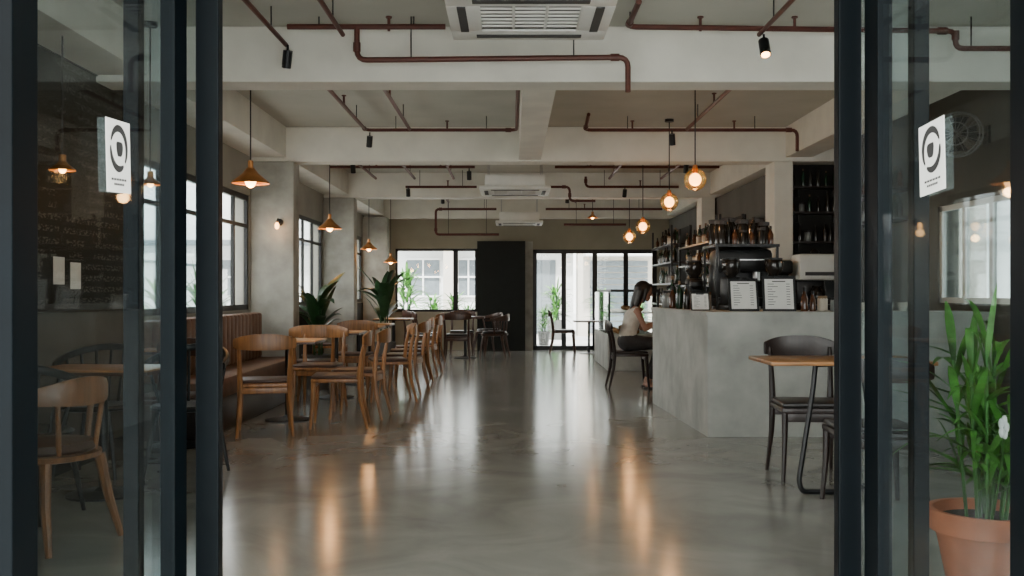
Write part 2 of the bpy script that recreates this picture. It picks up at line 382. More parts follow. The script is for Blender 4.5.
def armchair(label,loc,rot,fr='honey',seatm='leather',group='curved wooden armchairs'):
    r=T('armchair',label,'chair',loc,rot,group)
    obj('seat',lambda bm:lathe(bm,[(.20,.40),(.25,.41),(.255,.435),(.23,.44)]),fr,parent=r)
    obj('seat_cushion',lambda bm:lathe(bm,[(.225,.441),(.235,.455),(.22,.485),(.12,.493),(.01,.493)]),seatm,parent=r)
    for sx in (-1,1):
        obj('leg',lambda bm:tube(bm,[(sx*.23,.23,0),(sx*.20,.2,.2),(sx*.17,.17,.41)],[.015,.023,.027]),fr,parent=r)
        obj('leg',lambda bm:tube(bm,[(sx*.23,-.25,0),(sx*.20,-.2,.2),(sx*.17,-.17,.41)],[.015,.023,.027]),fr,parent=r)
    def rail(bm):
        pts=[];hs=[]
        for i in range(21):
            a=math.pi*(-.08+1.16*i/20); s=max(0,math.sin(a)); pts.append((.29*math.cos(a),.04-.30*math.sin(a),.685+.05*s)); hs.append(.035+.10*s**2)
        slab(bm,pts,hs,.03)
    obj('backrest',rail,fr,parent=r)
    for a in (12,168):
        a=R(a); obj('arm_support',lambda bm:tube(bm,[(.22*math.cos(a),-.22*math.sin(a),.42),(.285*math.cos(a),.04-.295*math.sin(a),.685)],.016),fr,parent=r)
    for a in (60,120):
        a=R(a); obj('back_post',lambda bm:tube(bm,[(.22*math.cos(a),-.22*math.sin(a),.42),(.285*math.cos(a),.04-.295*math.sin(a),.70)],.013),fr,parent=r)
    return r
def table(label,loc,w=.62,d=.62,h=.755,top='honeytop',rot=0,group='cafe tables'):
    r=T('cafe_table',label,'table',loc,rot,group)
    obj('table_top',lambda bm:box(bm,-w/2,w/2,-d/2,d/2,h-.03,h,.006),top,parent=r)
    obj('edge_band',lambda bm:box(bm,-w/2-.002,w/2+.002,-d/2-.002,d/2+.002,h-.032,h-.012,.002),'walnut',parent=r)
    obj('pedestal',lambda bm:cyl(bm,(0,0,.02),(0,0,h-.03),.028),'black',parent=r)
    obj('base',lambda bm:(lathe(bm,[(.21,0),(.21,.012),(.05,.03),(.03,.05)]),),'black',parent=r)
    return r
A='honey wood dining chair with brown leather seat beside a cafe table'
c0=chair('honey wood dining chair with curved backrest pulled up to a table',(-2.10,8.50,0),14)
for (x,y,rt,l) in [(-1.56,8.96,96,A),(-1.47,9.58,86,A),(-1.36,11.1,104,A),(-1.30,11.9,82,A),(-1.34,12.8,95,A),(-1.36,13.6,99,A),
    (-1.98,10.25,176,'honey wood dining chair on the far side of a table'),(-2.12,10.8,5,A),(-1.92,12.1,178,A),(-2.6,14.3,-88,A),(-1.32,14.6,85,A),(-1.45,16.9,80,A)]:
    dup(c0,(x,y,0),rt,l)
t0=table('square light wood table on black pedestal',(-2.1,9.38,0))
for y in (11.35,13.05,14.1,16.9): dup(t0,(-2.0,y,0),0,'square wooden cafe table beside the window wall')
b=T('banquette','tan leather channelled bench beneath the side window','bench',(0,0,0))
obj('base',lambda bm:box(bm,-2.965,-2.47,8.0,11.3,0,.30,.01),'dwood',parent=b)
obj('seat',lambda bm:box(bm,-2.85,-2.44,8.0,11.3,.30,.47,.03),'bench',parent=b)
def chan(bm):
    k=24
    for i in range(k):
        y=8.0+3.3*(i+.5)/k; box(bm,-2.965,-2.82,y-.0695,y+.0695,.46,.97,.03)
obj('backrest',chan,'bench',parent=b)
dt=table('dark square cafe table near the rear wall',(-.85,18.2,0),.7,.7,top='walnut')
dk='dark walnut dining chair around a rear table'
cd=chair(dk,(-1.5,18.0,0),-80,'walnut','dleather','dark dining chairs')
for x,y,rt in ((-.95,17.4,0),(-.95,19.0,180),(-1.75,18.9,-60)): dup(cd,(x,y,0),rt)
ac=armchair('rounded reddish brown tub armchair by a rear table',(-.32,18.3,0),80,'walnut','dleather','tub armchairs')
dup(ac,(-.45,19.4,0),120)
for x,y,rt in ((1.0,19.5,-90),(2.05,19.5,95)): dup(cd,(x,y,0),rt,'dark chair near the glazed rear doors')
dup(dt,(1.5,19.5,0),0,'small dark table near the glazed rear doors',.85)
armchair('curved brown wooden armchair with dark seat by the entrance',(-2.24,4.80,0),70,'honeyd','leather')
table('square light wood table near the entrance',(-2.42,5.92,0),.7,.5)
chair('dark brown wooden chair at the table near the entrance',(-2.45,7.2,0),170,'walnut','leather','dark dining chairs')
s0=spindle('black spindle back chair near the chalkboard wall',(-2.72,6.55,0),180)
for x,y,rt in ((-2.13,6.55,172),(-2.58,5.33,-8)): dup(s0,(x,y,0),rt)
table('square light wood table by the chalkboard wall',(-2.6,7.8,0),.6,.36)
cr=chair('dark stained wooden chair tucked at the table by the bar',(1.93,6.52,0),176,'dwood','dleather','dark chairs by the bar')
cr.scale=(.95,1,1.06)
dup(cr,(2.0,5.56,0),-3,'dark stained wooden chair with its back to the entrance').scale=(1,1,1)
tb=T('cafe_table','orange brown wood table on curved black steel legs','table',(1.97,6.02,0),0,'cafe tables')
obj('table_top',lambda bm:box(bm,-.48,.48,-.28,.28,.775,.80,.006),'honeytop',parent=tb)
for sx in (-1,1):
    obj('leg',lambda bm:tube(bm,rounded([(sx*.17,sx*.09,.775),(sx*.185,sx*.09,.62),(sx*.27,sx*.09,.08),(sx*.25,sx*.09,.016),(0,sx*.09,.016)],.09,5),.016,8),'black',parent=tb)
obj('cross_bar',lambda bm:tube(bm,[(-.17,-.09,.765),(.17,.09,.765)],.012),'black',parent=tb)
obj('foot_bar',lambda bm:tube(bm,[(0,-.09,.016),(0,.09,.016)],.012),'black',parent=tb)
chair('dark wooden chair carrying the seated person',(1.46,12.5,0),-90,'dwood','dleather','dark chairs by the bar')
# ---------------------------------------------------------------- bar
bar=T('bar_counter','long grey concrete bar counter with overhanging top','counter',(0,0,0))
def prism(bm,poly,z0,z1):
    loft(bm,[[(x,y,z0) for x,y in poly],[(x,y,z1) for x,y in poly]])
obj('counter_body',lambda bm:prism(bm,[(1.62,8.28),(3.99,8.28),(3.99,8.85),(2.55,8.85),(2.5,10.8),(1.52,10.8)],0,1.0),'bar',parent=bar,smooth=False)
obj('counter_top',lambda bm:prism(bm,[(1.605,8.265),(3.99,8.265),(3.99,8.87),(2.57,8.87),(2.52,10.82),(1.505,10.82)],1.0,1.035),'bar',parent=bar,smooth=False)
lb=T('side_table','low wooden ledge table beyond the concrete bar','table',(0,0,0))
obj('table_top',lambda bm:box(bm,1.79,2.3,11.3,14.3,.74,.78,.006),'walnut',parent=lb)
for y in (11.5,14.1): obj('leg',lambda bm:box(bm,2.1,2.2,y-.04,y+.04,0,.74),'black',parent=lb)
bc=T('back_counter','dark counter along the partition behind the bar','counter',(0,0,0))
obj('counter_body',lambda bm:box(bm,2.75,3.98,11.0,11.44,0,.96,.004),'dark',parent=bc)
obj('counter_top',lambda bm:box(bm,2.72,3.99,10.95,11.445,.96,1.0,.004),'steel',parent=bc)
dc=T('display_case','glass fronted pastry display case beyond the bar','display case',(0,0,0))
obj('base',lambda bm:box(bm,1.45,2.25,15.2,17.6,0,.55,.01),'bar',parent=dc)
obj('top',lambda bm:box(bm,1.5,2.25,15.2,17.6,1.2,1.24),'black',parent=dc)
for x in (1.48,2.22):
    for y in (15.22,17.58): obj('frame_post',lambda bm:box(bm,x-.015,x+.015,y-.015,y+.015,.55,1.2),'black',parent=dc)
obj('shelf',lambda bm:box(bm,1.52,2.2,15.25,17.55,.87,.89),'steel',parent=dc)
obj('glass_pane',lambda bm:box(bm,1.46,1.468,15.2,17.6,.56,1.2),'cglass',parent=dc,smooth=False)
obj('glass_pane',lambda bm:box(bm,1.47,2.22,15.2,15.208,.56,1.2),'cglass',parent=dc,smooth=False)
p0=obj('pastry',lambda bm:ell(bm,(0,0,.04),(.07,.05,.04),12),'baked',loc=(1.95,15.4,.891)); tag(p0,'golden baked pastry in the display case','pastry','pastries in the case')
for z,xo in ((.55,1.65),(.89,1.95)):
    for i in range(8):
        for j in range(2 if z<.8 else 1):
            if (z,i,j)!=(.89,0,0): dup(p0,(xo+.25*j,15.4+.28*i,z+.001),random.uniform(0,180))
def bottle(name,prof,m,label,cat,capm='black',group='bottles on the shelves',loc=(0,0,0)):
    o=obj(name,lambda bm:lathe(bm,prof,n=12),m,loc=loc); tag(o,label,cat,group)
    r,z=prof[-1]
    obj('cap',lambda bm:lathe(bm,[(r*1.15,z-.02),(r*1.15,z+.012),(r*.9,z+.015)],n=10),capm,parent=o); return o
W=[(.036,0),(.038,.01),(.038,.17),(.03,.20),(.013,.235),(.013,.29)]
B=[(.032,0),(.033,.01),(.033,.11),(.02,.14),(.012,.16),(.012,.19)]
J=[(.05,0),(.055,.01),(.055,.13),(.045,.15)]
protos=[bottle('wine_bottle',W,'greeng','dark green glass bottle on a shelf','bottle','tan',loc=(2.7,12.8,1.0)),
 bottle('bottle',B,'amber','small amber glass bottle on a shelf','bottle',loc=(2.7,12.95,1.0)),
 bottle('storage_jar',J,'clear','clear glass storage jar with dark lid','jar',loc=(2.7,13.1,1.0)),
 bottle('bottle',W,'smoke','tall smoked glass bottle on a shelf','bottle','black',loc=(2.7,13.25,1.0)),
 bottle('storage_jar',J,'cream','cream ceramic storage canister','jar','tan',loc=(2.7,13.4,1.0))]
def shelving(y0,y1,SZ,first):
    sh=T('bottle_shelf','dark metal shelving filled with bottles behind the far bar','shelf',(0,0,0),0,'bottle shelving')
    for x in (2.62,2.92):
        for y in (y0,y1): obj('upright',lambda bm:box(bm,x-.015,x+.015,y-.015,y+.015,0,SZ[-1]+.3),'black',parent=sh)
    obj('back_panel',lambda bm:box(bm,2.935,2.95,y0,y1,.95,SZ[-1]+.3),'dark',parent=sh)
    for z in SZ: obj('shelf_board',lambda bm:box(bm,2.6,2.935,y0-.02,y1+.02,z-.025,z),'dwood',parent=sh)
    for z in SZ:
        y=y0+.12 if z>1.0 or not first else 13.55
        while y<y1-.08:
            dup(random.choice(protos[:4]+protos[:2]+protos[3:]),(random.uniform(2.67,2.76),y,z),0,scale=random.uniform(.75,1)); y+=random.uniform(.11,.16)
shelving(12.6,15.6,(1.0,1.3,1.6,1.88),True)
shelving(16.4,18.6,(1.0,1.35,1.7,2.0),False)
for k,z in enumerate((1.8,2.15,2.45)):
    s=T('wall_shelf','dark wooden shelf with bottles behind the bar','shelf',(0,0,0),group='bar wall shelves')
    obj('shelf_board',lambda bm:box(bm,3.27,3.97,11.76,11.999,z-.025,z),'dwood',parent=s)
    for x in (3.4,3.85): obj('bracket',lambda bm:box(bm,x-.01,x+.01,11.85,11.999,z-.12,z-.025),'black',parent=s)
    x=3.33
    while x<3.93:
        dup(protos[random.choice((0,1,2,3,3,4))],(x,11.84+random.uniform(-.02,.04),z),0,scale=random.uniform(.55,.85)); x+=random.uniform(.075,.12)
for k,z in enumerate((1.95,2.25)):
    s=T('wall_shelf','dark shelf holding bottles on the bar side wall','shelf',(0,0,0),group='bar wall shelves')
    obj('shelf_board',lambda bm:box(bm,3.78,3.999,9.9,11.3,z-.03,z),'dwood',parent=s)
    for i in range(10): dup(random.choice(protos[:4]),(3.88,10.0+.125*i,z),0,scale=random.uniform(.7,.95))
# espresso machine
em=T('espresso_machine','black espresso machine with steel trim on the bar','coffee machine',(2.18,9.55,1.035))
em.scale=(.92,.92,.98)
obj('body',lambda bm:(box(bm,-.28,.28,-.05,.25,.10,.46,.03),box(bm,-.28,.28,-.25,.25,.36,.58,.05),box(bm,-.28,.28,-.27,.25,.03,.11,.015)),'black',parent=em)
for sx in (-1,1):
    for sy in (-.2,.2): obj('foot',lambda bm:cyl(bm,(sx*.24,sy,0),(sx*.24,sy,.035),.02),'steel',parent=em)
obj('drip_tray',lambda bm:box(bm,-.25,.25,-.26,-.06,.11,.118),'steel',parent=em)
obj('trim_strip',lambda bm:box(bm,-.26,.26,-.256,-.248,.47,.48),'steel',parent=em)
for x in (-.13,.13):
    g=obj('group_head',lambda bm:(cyl(bm,(x,-.15,.28),(x,-.15,.365),.04),),'steel',parent=em)
    obj('portafilter',lambda bm:(cyl(bm,(x,-.15,.25),(x,-.15,.28),.035),cyl(bm,(x,-.18,.265),(x,-.32,.25),.013)),'black',parent=g)
g=T('coffee_grinder','black coffee grinder with smoked bean hopper','coffee grinder',(1.8,9.85,1.035),0,'coffee grinders')
obj('body',lambda bm:(box(bm,-.09,.09,-.13,.13,0,.05,.01),box(bm,-.075,.075,-.02,.12,.05,.30,.02),box(bm,-.06,.06,-.12,.0,.20,.28,.02)),'black',parent=g)
obj('hopper',lambda bm:lathe(bm,[(.04,.30),(.05,.32),(.08,.36),(.085,.44),(.075,.46)],(0,.04,0)),'smoke',parent=g)
obj('lid',lambda bm:lathe(bm,[(.08,.46),(.08,.475),(.02,.48)],(0,.04,0)),'black',parent=g)
dup(g,(2.02,9.12,1.035),20); dup(g,(2.38,9.1,1.035),-15)
rk=T('equipment_rack','black metal rack of jars above the coffee machine','shelf',(0,0,0))
for x in (1.9,2.46):
    for y in (9.27,9.86): obj('upright',lambda bm:box(bm,x-.01,x+.01,y-.01,y+.01,1.035,1.64),'black',parent=rk)
obj('shelf_board',lambda bm:box(bm,1.88,2.48,9.26,9.87,1.62,1.645),'black',parent=rk)
dk2=bottle('storage_jar',[(.05,0),(.058,.01),(.058,.16),(.045,.19),(.05,.21)],'smoke','dark tall jar above the coffee machine','jar','vent','jars above the coffee machine',(1.96,9.4,1.645))
for i,(x,y,k,s_) in enumerate(((2.08,9.34,1,.8),(2.16,9.36,9,.6),(2.24,9.33,1,.7),(2.33,9.36,9,.7),(2.42,9.36,1,.85),(1.95,9.6,9,1.1),(2.08,9.6,3,.85),(2.2,9.58,9,1.1),(2.32,9.6,3,.9),(2.41,9.58,9,1.0),(2.0,9.79,3,1.0),(2.12,9.78,9,1.25),(2.26,9.79,3,1.05),(2.39,9.79,9,1.2))):
    dup(dk2 if k==9 else protos[k],(x,y,1.645),0,scale=s_)
wm=T('coffee_brewer','boxy white coffee brewer with black base on the back counter','coffee machine',(3.38,11.16,1.0))
obj('body',lambda bm:(box(bm,-.2,.2,-.16,.16,0,.06,.01),box(bm,-.2,.2,.02,.18,.06,.36,.015)),'black',parent=wm)
obj('water_tank',lambda bm:(box(bm,-.22,.22,-.18,.19,.33,.62,.03),),'white',parent=wm)
obj('control_strip',lambda bm:box(bm,-.16,.16,-.186,-.178,.38,.42),'vent',parent=wm)
obj('carafe',lambda bm:lathe(bm,[(.07,.065),(.09,.1),(.085,.2),(.05,.25),(.055,.27)],(0,-.07,0)),'smoke',parent=wm)
obj('lid_knob',lambda bm:lathe(bm,[(.04,.62),(.05,.65),(.02,.68)],(0,0,0)),'black',parent=wm)
w2=T('coffee_brewer','tall black coffee brewer on the back counter','coffee machine',(2.98,11.2,1.0))
obj('body',lambda bm:(box(bm,-.13,.13,-.16,.16,0,.05,.01),box(bm,-.13,.13,.02,.16,.05,.50,.015),box(bm,-.13,.13,-.16,.16,.40,.55,.03)),'black',parent=w2)
obj('carafe',lambda bm:lathe(bm,[(.06,.055),(.08,.1),(.075,.2),(.045,.25),(.05,.27)],(0,-.07,0)),'steel',parent=w2)
def menu(loc,rot,w,h,label,tilt=-12,mg=.020):
    r=T('menu_stand',label,'menu',loc,rot,'menus on the bar'); tl=Matrix.Rotation(R(tilt),4,'X')
    obj('frame',lambda bm:(box(bm,-w/2,w/2,0,.012,0,h,mtx=tl),box(bm,-.02,.02,.0,.12,0,.006)),'black',parent=r)
    obj('paper',lambda bm:box(bm,-w/2+mg,w/2-mg,-.002,0,mg,h-mg-.008,mtx=tl),'paper',parent=r,label='white printed page')
    obj('clip',lambda bm:box(bm,-.035,.035,-.008,.0,h-.022,h+.006,.002,mtx=tl),'black',parent=r)
    def ln(bm):
        box(bm,-w*.2,w*.2,-.0035,-.0022,h*.83,h*.855,mtx=tl)
        for i in range(9):
            z=h*(.76-.072*i); l=random.uniform(.12,.34)
            box(bm,-w*.34,-w*.34+w*l,-.0035,-.0022,z,z+h*.014,mtx=tl)
            box(bm,w*.22,w*.33,-.0035,-.0022,z,z+h*.014,mtx=tl)
    obj('printed_lines',ln,'ink',parent=r); return r
menu((2.0,8.6,1.035),3,.26,.29,'black clipboard with white menu page standing on the bar')
menu((2.29,8.55,1.035),-4,.28,.31,'larger black clipboard with white menu page on the bar')
menu((1.68,8.9,1.035),6,.17,.17,'small white card on the bar edge',mg=.01)
def ctr(pr,x,y,s=1): dup(pr,(x,y,1.035),0,scale=s)
ctr(protos[1],2.5,8.55); ctr(protos[1],2.58,8.58,.85); ctr(protos[4],2.67,8.6,.8); ctr(protos[2],2.78,8.62,.7)
ctr(protos[3],1.66,9.5,.8); ctr(protos[0],1.64,9.8,.9); ctr(protos[1],1.62,10.1,1.1); ctr(protos[2],1.62,10.4,1.1); ctr(protos[0],1.7,10.6,1.1); ctr(protos[4],1.8,9.3,1.0);ctr(protos[3],1.86,10.55,1.2)
ctr(protos[1],1.72,9.62,1.); ctr(protos[0],1.8,10.15,1.1); ctr(protos[4],1.73,9.15,.8); ctr(protos[0],1.95,10.4,1.2); ctr(protos[2],2.15,10.4,1.3); ctr(protos[3],2.3,10.3,1.3)
cl=obj('coffee_cup',lambda bm:lathe(bm,[(.02,0),(.026,.005),(.04,.05),(.042,.075),(.038,.072),(.03,.02)],n=16),'cream'); tag(cl,'cream ceramic coffee cup stacked beside the coffee machine','cup','cups on the bar'); cl.location=(3.0,8.6,1.035)
for x in (3.12,3.24,3.36): dup(cl,(x,8.6,1.035))
tr=T('card_reader','black payment screen on the bar','screen',(2.88,8.74,1.035),10)
obj('stand',lambda bm:(box(bm,-.06,.06,-.05,.07,0,.012,.004),cyl(bm,(0,.02,.01),(0,.02,.12),.012)),'black',parent=tr)
obj('screen',lambda bm:box(bm,-.13,.13,-.01,.01,.1,.27,.006,mtx=Matrix.Rotation(R(-15),4,'X')),'black',parent=tr)
fn=T('wall_fan','dark round wall fan mounted above the stand-in bar window','fan',(3.999,8.4,2.52),0); fn.scale=(1,.95,.95)
obj('bracket',lambda bm:(box(bm,-.02,0,-.05,.05,-.08,.08),cyl(bm,(-.01,0,0),(-.22,0,0),.018)),'black',parent=fn)
fr_=Matrix.Translation((-.26,-.02,0))@Matrix.Rotation(R(50),4,'Z')@Matrix.Rotation(R(-90),4,'Y')
M['cage']=mat('grey_wire',(.16,.16,.155),.4,.3)
def cage(bm):
    for z,r in ((-.05,.19),(.0,.2),(.05,.19),(.07,.1)):
        pts=[fr_@Vector((r*math.cos(a*math.pi/12),r*math.sin(a*math.pi/12),z)) for a in range(25)]; tube(bm,pts,.006,5)
    for a in range(16):
        t=a*math.pi/8; tube(bm,[fr_@Vector((r*math.cos(t),r*math.sin(t),z)) for r,z in ((.02,-.06),(.19,-.05),(.2,0),(.19,.05),(.02,.08))],.003,4)
obj('cage',cage,'cage',parent=fn)
def blades(bm):
    for a in range(4):
        t=a*math.pi/2; loft(bm,[[fr_@Vector((r*math.cos(t+w),r*math.sin(t+w),z)) for w,z in ((-.5,-.015),(.5,.015))] for r in (.03,.1,.17)],closed=False,caps=False)
obj('blade_set',blades,'black',parent=fn)
# ---------------------------------------------------------------- AC cassettes
def cassette(loc,w,d,hh,label):
    r=T('air_conditioner',label,'air conditioner',loc,0,'ceiling air conditioners')
    obj('body',lambda bm:box(bm,-w*.42,w*.42,-d*.42,d*.42,.04,hh,.01),'white',parent=r)
    obj('panel',lambda bm:(box(bm,-w/2,w/2,-d/2,-d*.27,0,.045,.012),box(bm,-w/2,w/2,d*.27,d/2,0,.045,.012),box(bm,-w/2,-w*.3,-d*.27,d*.27,0,.045,.006),box(bm,w*.3,w/2,-d*.27,d*.27,0,.045,.006),box(bm,-w*.3,w*.3,-d*.27,d*.27,.03,.045)),'white',parent=r)
    obj('grille',lambda bm:[box(bm,-w*.3,w*.3,-d*.27+d*.54*i/7,-d*.27+d*.54*(i+.25)/7,.010,.02) for i in range(8)]+[box(bm,x*w-.008,x*w+.008,-d*.27,d*.27,.008,.021) for x in (-.1,.1)],'white',parent=r)
    obj('grille_back',lambda bm:box(bm,-w*.3,w*.3,-d*.27,d*.27,.0215,.03),'black',parent=r)
    for s in (-1,1):
        obj('louvre',lambda bm:box(bm,-w*.34,w*.34,s*d*.385-.03,s*d*.385+.03,-.006,.002),'vent',parent=r)
        obj('louvre',lambda bm:box(bm,s*w*.41-.025,s*w*.41+.025,-d*.27,d*.27,-.006,.002),'vent',parent=r)
    for x in (-w*.38,w*.38):
        for y in (-d*.38,d*.38): obj('hanger_rod',lambda bm:cyl(bm,(x,y,hh-.02),(x,y,H-loc[2]),.006,n=6),'steel',parent=r)
    return r
cassette((.107,5.95,2.82),.97,.97,.2,'white square cassette air conditioner under the ceiling')
cassette((.04,13.4,2.53),.93,.93,.2,'white suspended cassette air conditioner in the middle of the room')
cassette((.13,18.2,2.43),.85,.85,.2,'white suspended cassette air conditioner near the rear wall')
# ---------------------------------------------------------------- pipes
def pipe(paths,label,rad=.022,heads=()):
    r=T('sprinkler_pipe',label,'pipe',(0,0,0),0,'red sprinkler pipes')
    for p in paths:
        obj('pipe_run',lambda bm:(tube(bm,rounded(p,.07),rad,10),)+tuple(cyl(bm,Vector(q)-(Vector(q)-Vector(q2)).normalized()*.06,Vector(q)-(Vector(q)-Vector(q2)).normalized()*.12,rad*1.35,n=10) for q,q2 in zip(p[1:-1],p[:-2])),'pipe',parent=r)
        for q,q2 in zip(p,p[1:]):
            q=Vector(q);q2=Vector(q2)
            if abs(q.z-q2.z)<.02 and (q-q2).length>.5:
                for t in (.2,.8):
                    m=q.lerp(q2,t); obj('hanger_rod',lambda bm:cyl(bm,(m.x,m.y,m.z),(m.x,m.y,H),.005,n=6),'black',parent=r)
    for h in heads:
        h=Vector(h)
        obj('sprinkler_head',lambda bm:(cyl(bm,h,h+Vector((0,0,.09)),.01,n=8),cyl(bm,h+Vector((0,0,.09)),h+Vector((0,0,.1)),.022,n=10)),'pipe',parent=r)
    return r
z=2.95; L_='red oxide sprinkler pipe hung below the ceiling'
pipe([[(-1.55,6.9,3.03),(-.46,6.9,3.03)],[(-1.07,6.9,3.03),(-1.07,6.9,2.80),(.8,6.9,2.82),(.8,6.9,2.58)]],L_,.019,[(-.85,6.9,3.0)])
pipe([[(.8,6.3,3.03),(.8,6.9,3.03),(3.06,6.9,3.0),(3.06,6.9,2.88),(3.6,6.9,2.88)]],L_,.019,[(1.95,6.9,3.0),(1.3,6.9,3.0)])
pipe([[(-1.6,4.9,z),(-1.6,7.08,z)]],L_,.016); pipe([[(-1.15,4.9,z),(-1.15,6.8,z)]],L_,.016); pipe([[(1.68,4.9,z),(1.68,6.8,z)]],L_,.016)
pipe([[(-1.58,7.6,z),(-1.58,10.8,z),(.05,10.8,z),(.05,8.3,z)],[(-1.1,7.6,z),(-1.1,10.75,z)]],L_,.018,[(-.7,10.8,z),(-1.58,9.4,z),(-1.1,9.0,z)])
pipe([[(.79,10.3,3.03),(.79,10.8,z),(3.08,10.8,z),(3.08,10.8,2.72)],[(1.88,7.6,z),(1.88,10.75,z)]],L_,.019,[(1.3,10.8,z),(2.4,10.8,z),(1.88,9.3,z)])
pipe([[(-2.55,14,z),(-.52,14,z)],[(-1.5,12,z),(-1.5,15.4,z)],[(-.9,12,z),(-.9,15.4,z)],[(-2.1,12,z),(-2.1,15.4,z)]],L_,.02,[(-1.9,14,z),(-1,14,z)])
pipe([[(.6,14,z),(2.9,14,z)],[(1.5,12,z),(1.5,15.4,z)],[(2.3,12,z),(2.3,15.4,z)]],L_,.02,[(1.1,14,z)])
pipe([[(-1.66,15.6,2.84),(-.55,15.6,2.84)]],L_,.02,[(-1,15.6,2.84)])
pipe([[(.6,15.6,2.84),(.9,15.6,2.84),(.9,15.6,2.62),(1.3,15.6,2.62)],[(1.15,15.6,3.0),(1.15,15.6,2.84),(2.6,15.6,2.84)]],L_,.02,[(2,15.6,2.84)])
pipe([[(-2.5,17.2,2.9),(2.9,17.2,2.9)],[(-1.2,16.4,2.9),(-1.2,18.9,2.9)],[(1.2,16.4,2.9),(1.2,18.9,2.9)]],L_,.02,[(-1.6,17.2,2.9),(.8,17.2,2.9)])
pipe([[(-.3,19.3,2.8),(-1.47,19.3,2.8),(-1.47,19.3,2.31),(-.25,19.3,2.31)]],L_,.024); pipe([[(.65,19.3,2.8),(2.9,19.3,2.8)],[(1.0,19.3,2.5),(2.2,19.3,2.5)]],L_,.024,[(1.4,19.3,2.8)])
def spot(loc,rot,label='black cylindrical spotlight clamped under the ceiling pipe',lens='steel',tilt=20,k=1):
    r=T('spotlight',label,'lamp',loc,rot,'black ceiling spotlights')
    obj('stem',lambda bm:cyl(bm,(0,0,0),(0,0,-.08),.008),'black',parent=r)
    t=Matrix.Translation((0,0,-.06))@Matrix.Rotation(R(tilt),4,'X')@Matrix.Translation((0,0,.06))
    h=obj('lamp_head',lambda bm:(cyl(bm,t@Vector((0,0,-.04)),t@Vector((0,0,-.16)),.033*k,n=16),cyl(bm,(0,0,-.04),(0,0,-.08),.018)),'black',parent=r)
    obj('lens',lambda bm:cyl(bm,t@Vector((0,0,-.156)),t@Vector((0,0,-.164)),.026*k,n=14),lens,parent=h); return r
sp=spot((-1.57,7.0,2.93),30)
spot((1.7,6.75,2.94),0,'black cylindrical spotlight with its warm lamp lit','bulb',-28,1.1)
for x,y,zz,rt in ((-1.55,10.9,2.94,20),(1.72,10.75,2.94,-20),(-1.6,15.4,2.83,0),(1.75,15.5,2.83,10),(.95,17.2,2.89,0),(-1.2,17.3,2.89,0),(-.6,14.0,2.93,0),(2.3,13.2,2.93,0),(-2.1,13.2,2.93,0)):
    dup(sp,(x,y,zz),rt)
# ---------------------------------------------------------------- pendants
def light(parent,loc,e,col=(1,.50,.18),rad=.045):
    l=bpy.data.lights.new('bulb_glow','POINT'); l.energy=e; l.color=col; l.shadow_soft_size=rad
    o=bpy.data.objects.new('bulb_glow',l); C.objects.link(o); o.parent=parent; o.location=loc
def cone(x,y,zc,label,s=1.0,e=9,top=H):
    r=T('pendant_lamp',label,'lamp',(x,y,zc),0,'brass cone pendant lamps')
    obj('cord',lambda bm:cyl(bm,(0,0,.14*s),(0,0,top-zc-.02),.006,n=6),'black',parent=r)
    obj('ceiling_rose',lambda bm:cyl(bm,(0,0,top-zc-.03),(0,0,top-zc),.05,n=14),'black',parent=r)
    obj('socket',lambda bm:cyl(bm,(0,0,.07*s),(0,0,.16*s),.022),'brass',parent=r)
    obj('lamp_shade',lambda bm:lathe(bm,[(.155*s,-.03*s),(.15*s,-.015*s),(.07*s,.05*s),(.03*s,.10*s),(.025*s,.098*s),(.065*s,.046*s),(.145*s,-.02*s)],n=24,caps=False),'brass',parent=r)
    obj('bulb',lambda bm:ell(bm,(0,0,-.01*s),(.045*s,.045*s,.055*s)),'bulb',parent=r)
    light(r,(0,0,-.10*s),e); return r
cone(-2.17,8.3,2.13,'brass cone pendant lamp over the window tables')
cone(-2.37,13,2.05,'brass cone pendant lamp over the window tables',e=8)
cone(-2.36,16.5,1.93,'brass cone pendant lamp over the window tables',.9,6)
cone(-2.28,18.8,1.78,'brass cone pendant lamp near the rear window',.9,e=10)
cone(-2.55,7.05,1.97,'small pendant lamp near the chalkboard wall',.5,3)
cone(-2.72,6.05,1.95,'small pendant lamp near the chalkboard wall',.5,3)
cone(1.45,18.0,2.55,'small pendant lamp near the rear doors',.6,3)
def globe(x,y,zc,label,s=1.,e=5):
    r=T('pendant_lamp',label,'lamp',(x,y,zc),0,'amber globe pendant lamps')
    obj('cord',lambda bm:cyl(bm,(0,0,.11*s),(0,0,H-zc-.02),.006,n=6),'black',parent=r)
    obj('ceiling_rose',lambda bm:cyl(bm,(0,0,H-zc-.03),(0,0,H-zc),.05,n=14),'black',parent=r)
    obj('socket',lambda bm:lathe(bm,[(.022*s,.045*s),(.026*s,.08*s),(.02*s,.12*s)],n=14),'brass',parent=r)
    obj('glass_shade',lambda bm:lathe(bm,[(.1*s*math.sin(R(a)),-.01*s-.1*s*math.cos(R(a))) for a in range(2,168,11)],n=24,caps=False),'globe',parent=r,ang=80)
    obj('bulb',lambda bm:ell(bm,(0,0,-.01*s),(.056*s,.056*s,.058*s),16),'bulb2',parent=r,ang=80)
    light(r,(0,0,-.17*s),e,rad=.05); return r
globe(1.63,8.9,2.21,'round amber glass globe pendant above the bar')
globe(1.73,11,2.2,'round amber glass globe pendant above the bar')
globe(1.78,13.6,2.1,'round amber glass globe pendant above the bar')
globe(1.89,16.1,2.1,'round amber glass globe pendant above the display case',1.05,7)
globe(3.45,9.2,1.75,'small amber globe standing in for a lamp reflection behind the bar',.4,2)  # modelled globe replaces a lamp's reflection in the door glass
sc=T('wall_sconce','brass wall sconce on the concrete column','lamp',(-2.66,11.459,2.0),0)
